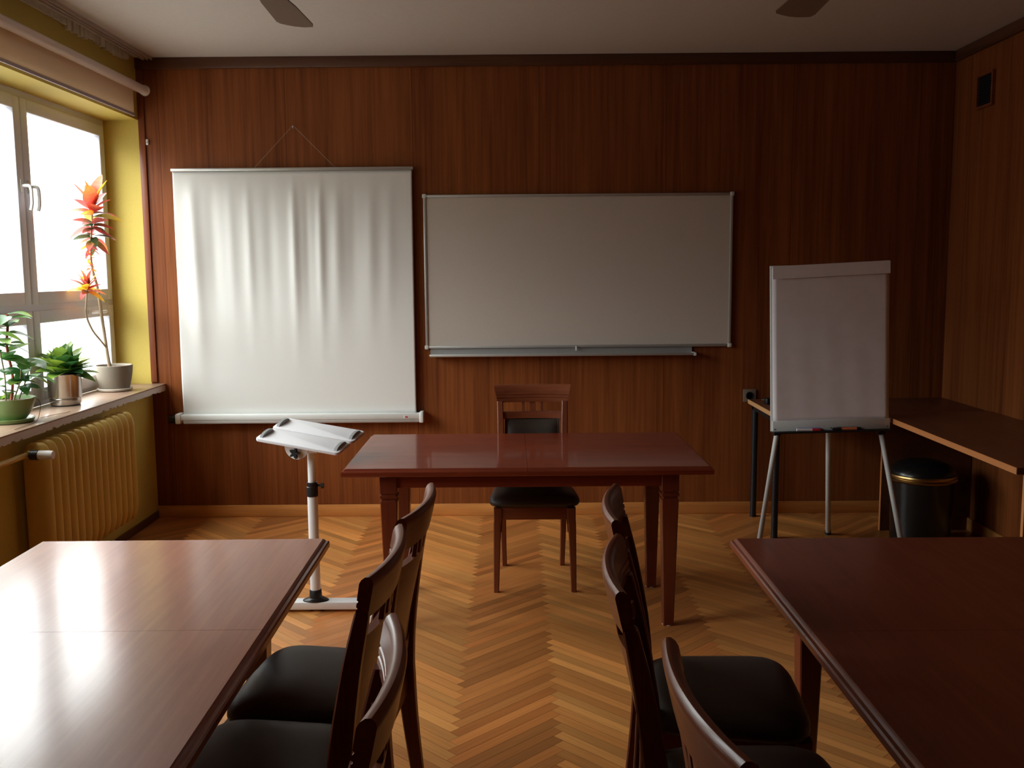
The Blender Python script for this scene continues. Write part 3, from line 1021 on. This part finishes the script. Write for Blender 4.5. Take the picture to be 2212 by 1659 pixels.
def marker(x, y, rz, body, cap, lab):
    t = thing('marker_pen', (0, 0, 0), 0, lab, 'marker pen', 'markers in the flipchart tray')
    t.location = Vector((1.759, FY, 0)) + (TL_ @ Vector((x, y, .0065)))
    t.rotation_euler = (0, .008, rz)
    b = MB(); b.tube([(-.065, 0, 0), (.02, 0, 0)], .0085, 12); b.build('barrel', body, t)
    b = MB(); b.tube([(.02, 0, 0), (.06, 0, 0), (.068, 0, 0)], [.0092, .0092, .007], 12); b.build('cap', cap, t)
marker(-.145, -.046, 0, M_pen, M_red, 'white marker pen with a red cap on the flipchart tray')
marker(-.135, -.029, .05, M_blue, M_blue, 'blue marker pen behind the red-capped one on the flipchart tray')
marker(.075, -.043, PI, M_orange, M_black, 'marker pen with a dark cap and orange barrel on the flipchart tray')
marker(.105, -.028, 0, M_black, M_black, 'all black marker pen on the flipchart tray')

# ------------------------------------------------------------------ desks by the back and right walls
dk = thing('side_desk', (1.51, 5.58, 0), 0, 'narrow desk with black tubular legs behind the flipchart, against the back wall', 'desk')
b = MB(); b.box(.004, 1.262, 0, .62, .735, .762, .002); b.build('desktop', M_counter, dk)
b = MB(); b.box(0, .004, .0, .62, .735, .762, .001, 1); b.build('edge_band', M_edgel, dk)
b = MB(); b.box(.02, 1.22, .03, .06, .70, .735); b.box(.02, 1.22, .56, .59, .70, .735); b.box(.02, .05, .03, .59, .70, .735); b.build('frame', M_blackm, dk)
b = MB(); b.box(.724, 1.262, .20, .218, 0, .70, .0005, 1); pn = b.build('support_panel', M_counter, dk)
b = MB(); b.box(.720, .724, .199, .219, 0, .70, .0005, 1); b.build('edge_band', M_edge, pn)
for x, y in ((.035, .05), (.035, .565)):
    b = MB(); b.tube([(x, y, .012), (x, y, .705)], .0195, 16); lg = b.build('leg', M_blackm, dk)
    b = MB(); b.lathe([(.021, 0), (.021, .014)], (x, y, 0), 16); b.build('foot', M_black, lg)
ct = thing('side_counter', (2.095, 3.965, 0), 0, 'long brown counter with orange edging along the right wall', 'counter')
b = MB()
poly = [(.006, .006), (.683, .006), (.683, 1.612), (-.02, 1.612), (.015, 1.36)]
b.rings([[(x, y, .738) for x, y in poly], [(x, y, .765) for x, y in poly]]); b.build('worktop', M_counter, ct)
b = MB(); b.rings([[(.0, .0, .737), (.006, .006, .737), (.006, .006, .765), (.0, .0, .765)], [(.010, 1.36, .737), (.015, 1.36, .737), (.015, 1.36, .765), (.010, 1.36, .765)]]); b.build('edge_band', M_edge, ct)
b = MB(); b.box(.0, .683, .0, .006, .737, .7655, .001, 1); b.build('edge_band', M_trimw, ct)
for y, x0_, xe in ((.02, .052, .60),):
    b = MB(); b.box(x0_, xe, y, y + .018, 0, .736, .0005, 1); pn = b.build('support_panel', M_counter, ct)
    b = MB(); b.box(x0_ - .004, x0_, y - .001, y + .019, 0, .736, .0005, 1); b.build('edge_band', M_edge, pn)

# waste bin
bn = thing('waste_bin', (2.385, 5.565, 0), 0, 'round black bin with a domed lid and brass rim under the counter', 'bin')
b = MB(); b.lathe([(.160, .0), (.166, .006), (.178, .36), (.180, .37)], (0, 0, 0), 48); b.build('body', M_bin, bn)
b = MB(); b.lathe([(.182, .365), (.190, .370), (.194, .377), (.189, .384), (.186, .387), (.189, .390), (.192, .397), (.190, .406), (.184, .410)], (0, 0, 0), 48); b.build('rim', M_brass, bn)
b = MB(); b.lathe([(.182, .408), (.178, .425), (.163, .445), (.139, .462), (.105, .476), (.06, .485), (.02, .488)], (0, 0, 0), 48); b.build('lid', M_bin, bn)

# socket plate, charger
sk = thing('wall_socket', (1.527, YB - .0005, .782), 0, 'small metal wall socket beside the end of the narrow desk', 'socket')
b = MB(); b.box(-.042, .042, -.012, 0, -.042, .042, .004); b.build('plate', M_socket, sk)
b = MB(); b.M = Matrix.Rotation(PI / 2, 4, 'X'); b.lathe([(.026, .012), (.026, .015), (.020, .015), (.018, .010)], (0, 0, 0), 24); b.build('outlet_well', M_blackm, sk)
cp = thing('charger', (1.585, 5.96, .7625), .3, 'black plug with a coiled cable lying on the narrow desk', 'charger')
b = MB(); b.box(-.03, .03, -.022, .022, 0, .04, .008, 3); b.build('plug_body', M_black, cp)
b = MB(); b.tube([(-.03, -.008, .028), (-.047, -.008, .03)], .0025, 8); b.tube([(-.03, .008, .028), (-.047, .008, .03)], .0025, 8); b.build('prong', M_alu, cp)
b = MB(); b.tube(spline([(.03, 0, .02), (.07, .01, .012), (.10, -.04, .004), (.06, -.12, .004), (-.02, -.11, .004), (-.035, -.05, .004), (.03, -.045, .006), (.14, -.09, .004)]), .003, 8); b.build('cable', M_black, cp)

# wall vent on right wall
vt = thing('wall_vent', (XR - .0005, 5.82, 2.63), 0, 'small louvred vent in a wooden frame high on the right wall', 'vent')
b = MB()
b.box(-.02, 0, .085, .10, -.10, .10, .001, 1); b.box(-.02, 0, -.10, -.085, -.10, .10, .001, 1); b.box(-.02, 0, -.085, .085, .085, .10, .001, 1); b.box(-.02, 0, -.085, .085, -.10, -.085, .001, 1)
b.build('frame', M_chairx, vt)
b = MB(); b.box(-.003, 0, -.09, .09, -.09, .09)
for k in range(11):
    z = -.078 + k * .0155
    b.box(-.012, -.002, -.086, .086, z - .001, z + .001, rot=Matrix.Rotation(.5, 3, 'Y'))
b.build('louvre', M_blackm, vt)

# ------------------------------------------------------------------ ceiling fans
def make_fan():
    root = thing('ceiling_fan', (0, 0, 0), 0, '', 'ceiling fan', 'brown ceiling fans')
    b = MB(); b.lathe([(.065, H - .001), (.06, H - .03), (.03, H - .06), (.02, H - .07)], (0, 0, 0), 24); b.build('canopy', M_fan, root)
    b = MB(); b.tube([(0, 0, H - .06), (0, 0, H - .18)], .012, 12); b.build('rod', M_fan, root)
    b = MB(); b.lathe([(.03, H - .17), (.09, H - .19), (.10, H - .23), (.09, H - .27), (.04, H - .29), (.01, H - .292)], (0, 0, 0), 28); b.build('motor', M_fan, root)
    for k in range(3):
        a = PI / 2 + k * 2 * PI / 3
        R3 = Matrix.Rotation(a, 4, 'Z')
        b = MB(); b.M = R3
        b.box(.08, .20, -.018, .018, H - .248, H - .242, .001, 1); b.build('blade_arm', M_fan, root)
        b = MB(); b.M = R3
        top = []
        L0, L1 = .17, .62
        pts = [(L0, -.058), (L0 + .1, -.07), (L1 - .06, -.082), (L1 - .02, -.074), (L1 + .006, -.03), (L1 + .010, .01), (L1 + .0, .045), (L1 - .015, .072), (L1 - .045, .082), (L0 + .1, .070), (L0, .058)]
        ph = .12
        lo_ = [(x, y, H - .252 + y * ph) for x, y in pts]
        hi_ = [(x, y, H - .247 + y * ph) for x, y in pts]
        b.rings([lo_, hi_]); b.build('blade', M_fan, root)
    return root
f1 = make_fan(); f1.location = (-.955, 3.83, 0); f1.rotation_euler = (0, 0, -.0); f1['label'] = 'left ceiling fan, one brown blade near the window side of the ceiling'
f2 = copy_tree(f1); f2.location = (1.215, 3.73, 0); f2['label'] = 'right ceiling fan, one dark blade tip at the upper right of the ceiling'

# ------------------------------------------------------------------ plants
def leaf(b, base, d, L, W, droop=.3, cols=None, roll=0.0, fold=.25, tip=1.0, n=7):
    """adds one leaf; returns faces"""
    d = Vector(d).normalized()
    side = d.cross(Vector((0, 0, 1)))
    if side.length < .05: side = Vector((1, 0, 0))
    side.normalize()
    side = Matrix.Rotation(roll, 3, d) @ side
    up = side.cross(d)
    p = Vector(base)
    rows = []
    for i in range(n + 1):
        t = i / n
        w_ = W * .5 * (math.sin(PI * min(1, t ** .8)) ** .75 if 0 < t < 1 else .04)
        c = p + d * (L * t) - Vector((0, 0, 1)) * (droop * L * t * t)
        rows.append([c - side * w_ + up * (fold * w_), c, c + side * w_ + up * (fold * w_)])
    bv = [[b.bm.verts.new(q) for q in r] for r in rows]
    fs = []
    for a, c in zip(bv, bv[1:]):
        for k in range(2):
            fs.append(b.bm.faces.new((a[k], a[k + 1], c[k + 1], c[k])))
    lay = b.bm.loops.layers.float_color.get('tint') or b.bm.loops.layers.float_color.new('tint')
    for q, f in enumerate(fs):
        r = q // 2
        t = r / n
        c0, c1 = cols
        for lp in f.loops:
            cc = [c0[k] * (1 - t) + c1[k] * t for k in range(3)]
            j = random.uniform(.85, 1.15)
            lp[lay] = (cc[0] * j, cc[1] * j, cc[2] * j, 1)
    return fs

def leafbuild(b, name, mat, parent):
    b.bm.loops.layers.float_color.get('tint') or b.bm.loops.layers.float_color.new('tint')
    b.cl = True
    return b.build(name, mat, parent, 180)

RED, PINK, ORG, YEL, GRN, DGR = (.62, .05, .06), (.80, .22, .20), (.85, .25, .04), (.92, .62, .05), (.16, .24, .05), (.06, .10, .035)
# croton, right plant
cx0, cy0 = -2.45, 5.87
cp = thing('potted_croton', (cx0, cy0, ZS), 0, 'tall croton with red and orange leaves in a ribbed grey pot at the window corner', 'potted plant')
b = MB(); b.lathe([(.085, 0), (.098, .004), (.104, .016), (.100, .018), (.086, .010)], (0, 0, 0), 36); b.build('saucer', M_saucer, cp)
b = MB(); prof = []
for k in range(45):
    t = k / 44
    prof.append((.084 + .024 * math.sin(t * 1.5) + (.0012 if k % 2 else -.0004), .012 + .145 * t))
prof += [(.104, .158), (.100, .156), (.098, .142)]
b.lathe(prof, (0, 0, 0), 40, cap1=False); b.build('pot', M_pot, cp, 60)
b = MB(); b.lathe([(.0995, .140), (.06, .146), (.02, .144)], (0, 0, 0), 24, cap0=False); b.build('soil', M_soil, cp)
main = spline([(-.01, -.03, .14), (-.012, -.055, .22), (-.015, -.085, .40), (-.018, -.125, .62), (-.02, -.17, .72), (-.02, -.19, .82), (-.02, -.17, .92), (-.015, -.155, 1.02), (-.01, -.15, 1.10)], 6)
b = MB(); n_ = len(main)
b.tube(main, [.012 * (1 - .72 * i / n_) + (.0006 if i % 2 else 0) for i in range(n_)], 8); b.build('stem', M_stem, cp)
br = spline([(-.013, -.065, .27), (-.015, -.13, .315), (-.02, -.225, .385), (-.02, -.29, .47), (-.02, -.285, .55), (-.02, -.26, .62)], 6)
b = MB(); b.tube(br, .0055, 8); b.build('stem', M_stem, cp)
rl = random.Random(11)
def cluster(b, c, n, L0, L1, cs, zr=(-.3, 1.0), W=.32, sp=.02):
    for i in range(n):
        a = 2.4 * i + rl.uniform(-.3, .3)
        el = zr[0] + (zr[1] - zr[0]) * (i / max(1, n - 1))
        d = (math.cos(a) * math.cos(el) * .85, math.sin(a) * math.cos(el), math.sin(el))
        L = rl.uniform(L0, L1)
        cc = cs[rl.randrange(len(cs))]
        leaf(b, Vector(c) + Vector((0, 0, sp * el)), d, L, L * W, rl.uniform(.05, .35), cc, rl.uniform(-.5, .5))
b = MB()
cluster(b, (-.01, -.15, 1.045), 18, .13, .21, [(RED, ORG), (ORG, YEL), (YEL, ORG), (RED, RED), (PINK, RED), (ORG, PINK), (DGR, RED), (GRN, YEL)], (.0, 1.3), .42, .06)
cluster(b, (-.012, -.155, .99), 14, .10, .16, [(RED, PINK), (DGR, RED), (PINK, PINK), (DGR, DGR)], (-.4, .4), .42, .04)
cluster(b, (-.015, -.16, .93), 11, .09, .13, [(DGR, DGR), (RED, DGR), (GRN, RED), (PINK, ORG)], (-.6, .2), .44, .04)
cluster(b, (-.018, -.175, .875), 8, .05, .09, [(RED, RED), (GRN, YEL), (ORG, RED)], (-.6, .4), .4, .03)
leafbuild(b, 'top_leaves', M_croton, cp)
b = MB(); cluster(b, (-.02, -.19, .80), 9, .035, .055, [(ORG, YEL), (RED, ORG)], (-.3, .9), .4); cluster(b, (-.02, -.195, .745), 8, .03, .045, [(ORG, YEL), (RED, ORG)], (-.3, .9), .4)
leafbuild(b, 'small_leaves', M_croton, cp)
b = MB(); cluster(b, (-.02, -.26, .615), 22, .08, .145, [(RED, ORG), (RED, PINK), (YEL, YEL), (ORG, YEL), (DGR, RED)], (-.25, 1.3), .42)
leafbuild(b, 'branch_leaves', M_croton, cp)

# middle plant in a steel pot
gp = thing('potted_evergreen', (-2.455, 5.225, ZS), 0, 'bushy plant with broad green leaves in a polished steel pot, middle of the windowsill', 'potted plant')
b = MB(); b.lathe([(.066, 0), (.074, .002), (.080, .012), (.080, .034), (.077, .036)], (0, 0, .004), 40); b.build('saucer', M_steel, gp)
b = MB(); b.lathe([(.074, .003), (.074, .0), (.07, .0)], (0, 0, .0005), 40); b.build('saucer_foot', M_black, gp)
b = MB(); b.lathe([(.070, .030), (.072, .034), (.084, .046), (.085, .052), (.087, .17), (.088, .172), (.084, .172), (.083, .150)], (0, 0, 0), 44, cap1=False); b.build('pot', M_steel, gp)
b = MB(); b.lathe([(.0832, .150), (.04, .155), (.01, .155)], (0, 0, 0), 24, cap0=False); b.build('soil', M_soil, gp)
G1, G2, G3 = (.05, .17, .05), (.10, .26, .06), (.28, .42, .05)
b = MB()
for i in range(46):
    a = 2.399 * i
    t = i / 45
    el = .10 + 1.2 * t + rl.uniform(-.12, .12)
    L = rl.uniform(.14, .20) * (1 - .05 * t)
    d = (math.cos(a) * math.cos(el), math.sin(a) * math.cos(el), math.sin(el))
    cc = [(G1, G1), (G1, G2), (G2, G3), (G1, G2), (G3, G3)][rl.randrange(5)]
    leaf(b, (d[0] * .02, d[1] * .02, .17 + .01 * t), d, L, L * .60, rl.uniform(.1, .3) * (1 - t * .6), cc, rl.uniform(-.25, .25), .3)
leafbuild(b, 'leaves', M_leaf, gp)
b = MB()
for k in range(5):
    a = 1.3 * k
    b.tube([(math.cos(a) * .02, math.sin(a) * .02, .15), (math.cos(a) * .04, math.sin(a) * .04, .21)], .005, 7)
b.build('stems', M_stem, gp)

# left plant in a green bowl, cut by the frame
lp = thing('potted_climber', (-2.45, 4.63, ZS), 0, 'leafy plant with a reddish stem in a green bowl at the left photo edge', 'potted plant')
b = MB(); b.lathe([(.09, 0), (.104, .003), (.112, .020), (.108, .021), (.10, .012)], (0, 0, 0), 36); b.build('saucer', M_green, lp)
b = MB(); b.lathe([(.055, .012), (.07, .014), (.098, .05), (.116, .10), (.12, .118), (.114, .118), (.11, .10)], (0, 0, 0), 40, cap1=False); b.build('pot', M_green, lp)
b = MB(); b.lathe([(.112, .10), (.05, .105), (.02, .105)], (0, 0, 0), 24, cap0=False); b.build('soil', M_soil, lp)
stems = [spline([(.0, .02, .10), (.01, .03, .22), (.0, .015, .36), (.0, .035, .46), (0, .04, .52)], 6), spline([(.0, -.03, .10), (.02, -.06, .22), (.02, -.09, .36), (.02, -.12, .44)], 6), spline([(.03, .03, .10), (.05, .08, .20), (.06, .11, .28)], 6), spline([(.02, 0, .10), (.07, -.02, .2), (.09, -.03, .3)], 6)]
for k, s_ in enumerate(stems):
    b = MB(); b.tube(s_, .0065 if k == 0 else .0035, 8); b.build('stem', M_stemr if k == 0 else M_stem, lp)
b = MB()
for k, s_ in enumerate(stems):
    m_ = len(s_)
    for i in range(3, m_, 1):
        a = 2.4 * i + k
        d = (math.cos(a), math.sin(a), rl.uniform(-.1, .7))
        L = rl.uniform(.10, .155)
        cc = [(G1, G2), (G2, G2), (G1, G1), (G2, G3)][rl.randrange(4)]
        leaf(b, s_[i], d, L, L * .50, rl.uniform(.1, .5), cc, rl.uniform(-.3, .3), .2)
leaf(b, (.06, .10, .20), (.3, 1, .2), .17, .055, .45, (G1, G2), 0, .2)
leaf(b, (.05, .05, .16), (.7, .7, .0), .12, .05, .3, (G2, G2), 0, .2)
leafbuild(b, 'leaves', M_leaf, lp)
b = MB(); b.tube(spline([(.09, .06, .115), (.125, .05, .09), (.13, .03, .04), (.135, -.02, .004), (.14, -.12, .003), (.15, -.25, .003)]), .0016, 6); b.tube(spline([(.10, .10, .004), (.12, .18, .006), (.135, .28, .003), (.14, .33, .003)]), .0014, 6)
b.build('trailing_root', M_cord, lp)

# tiny clip on the corner trim
b = MB(); b.box(-.008, .008, -.012, 0, -.018, .018, .003); b.tube([(0, -.010, -.004), (0, -.022, -.004), (0, -.024, .006)], .003, 8)
o = b.build('cord_clip', M_pen); o.location = (XL + .052, YB - .0005, 2.425)
tag(o, 'tiny white cord clip on the wood wall in the corner by the window', 'clip')
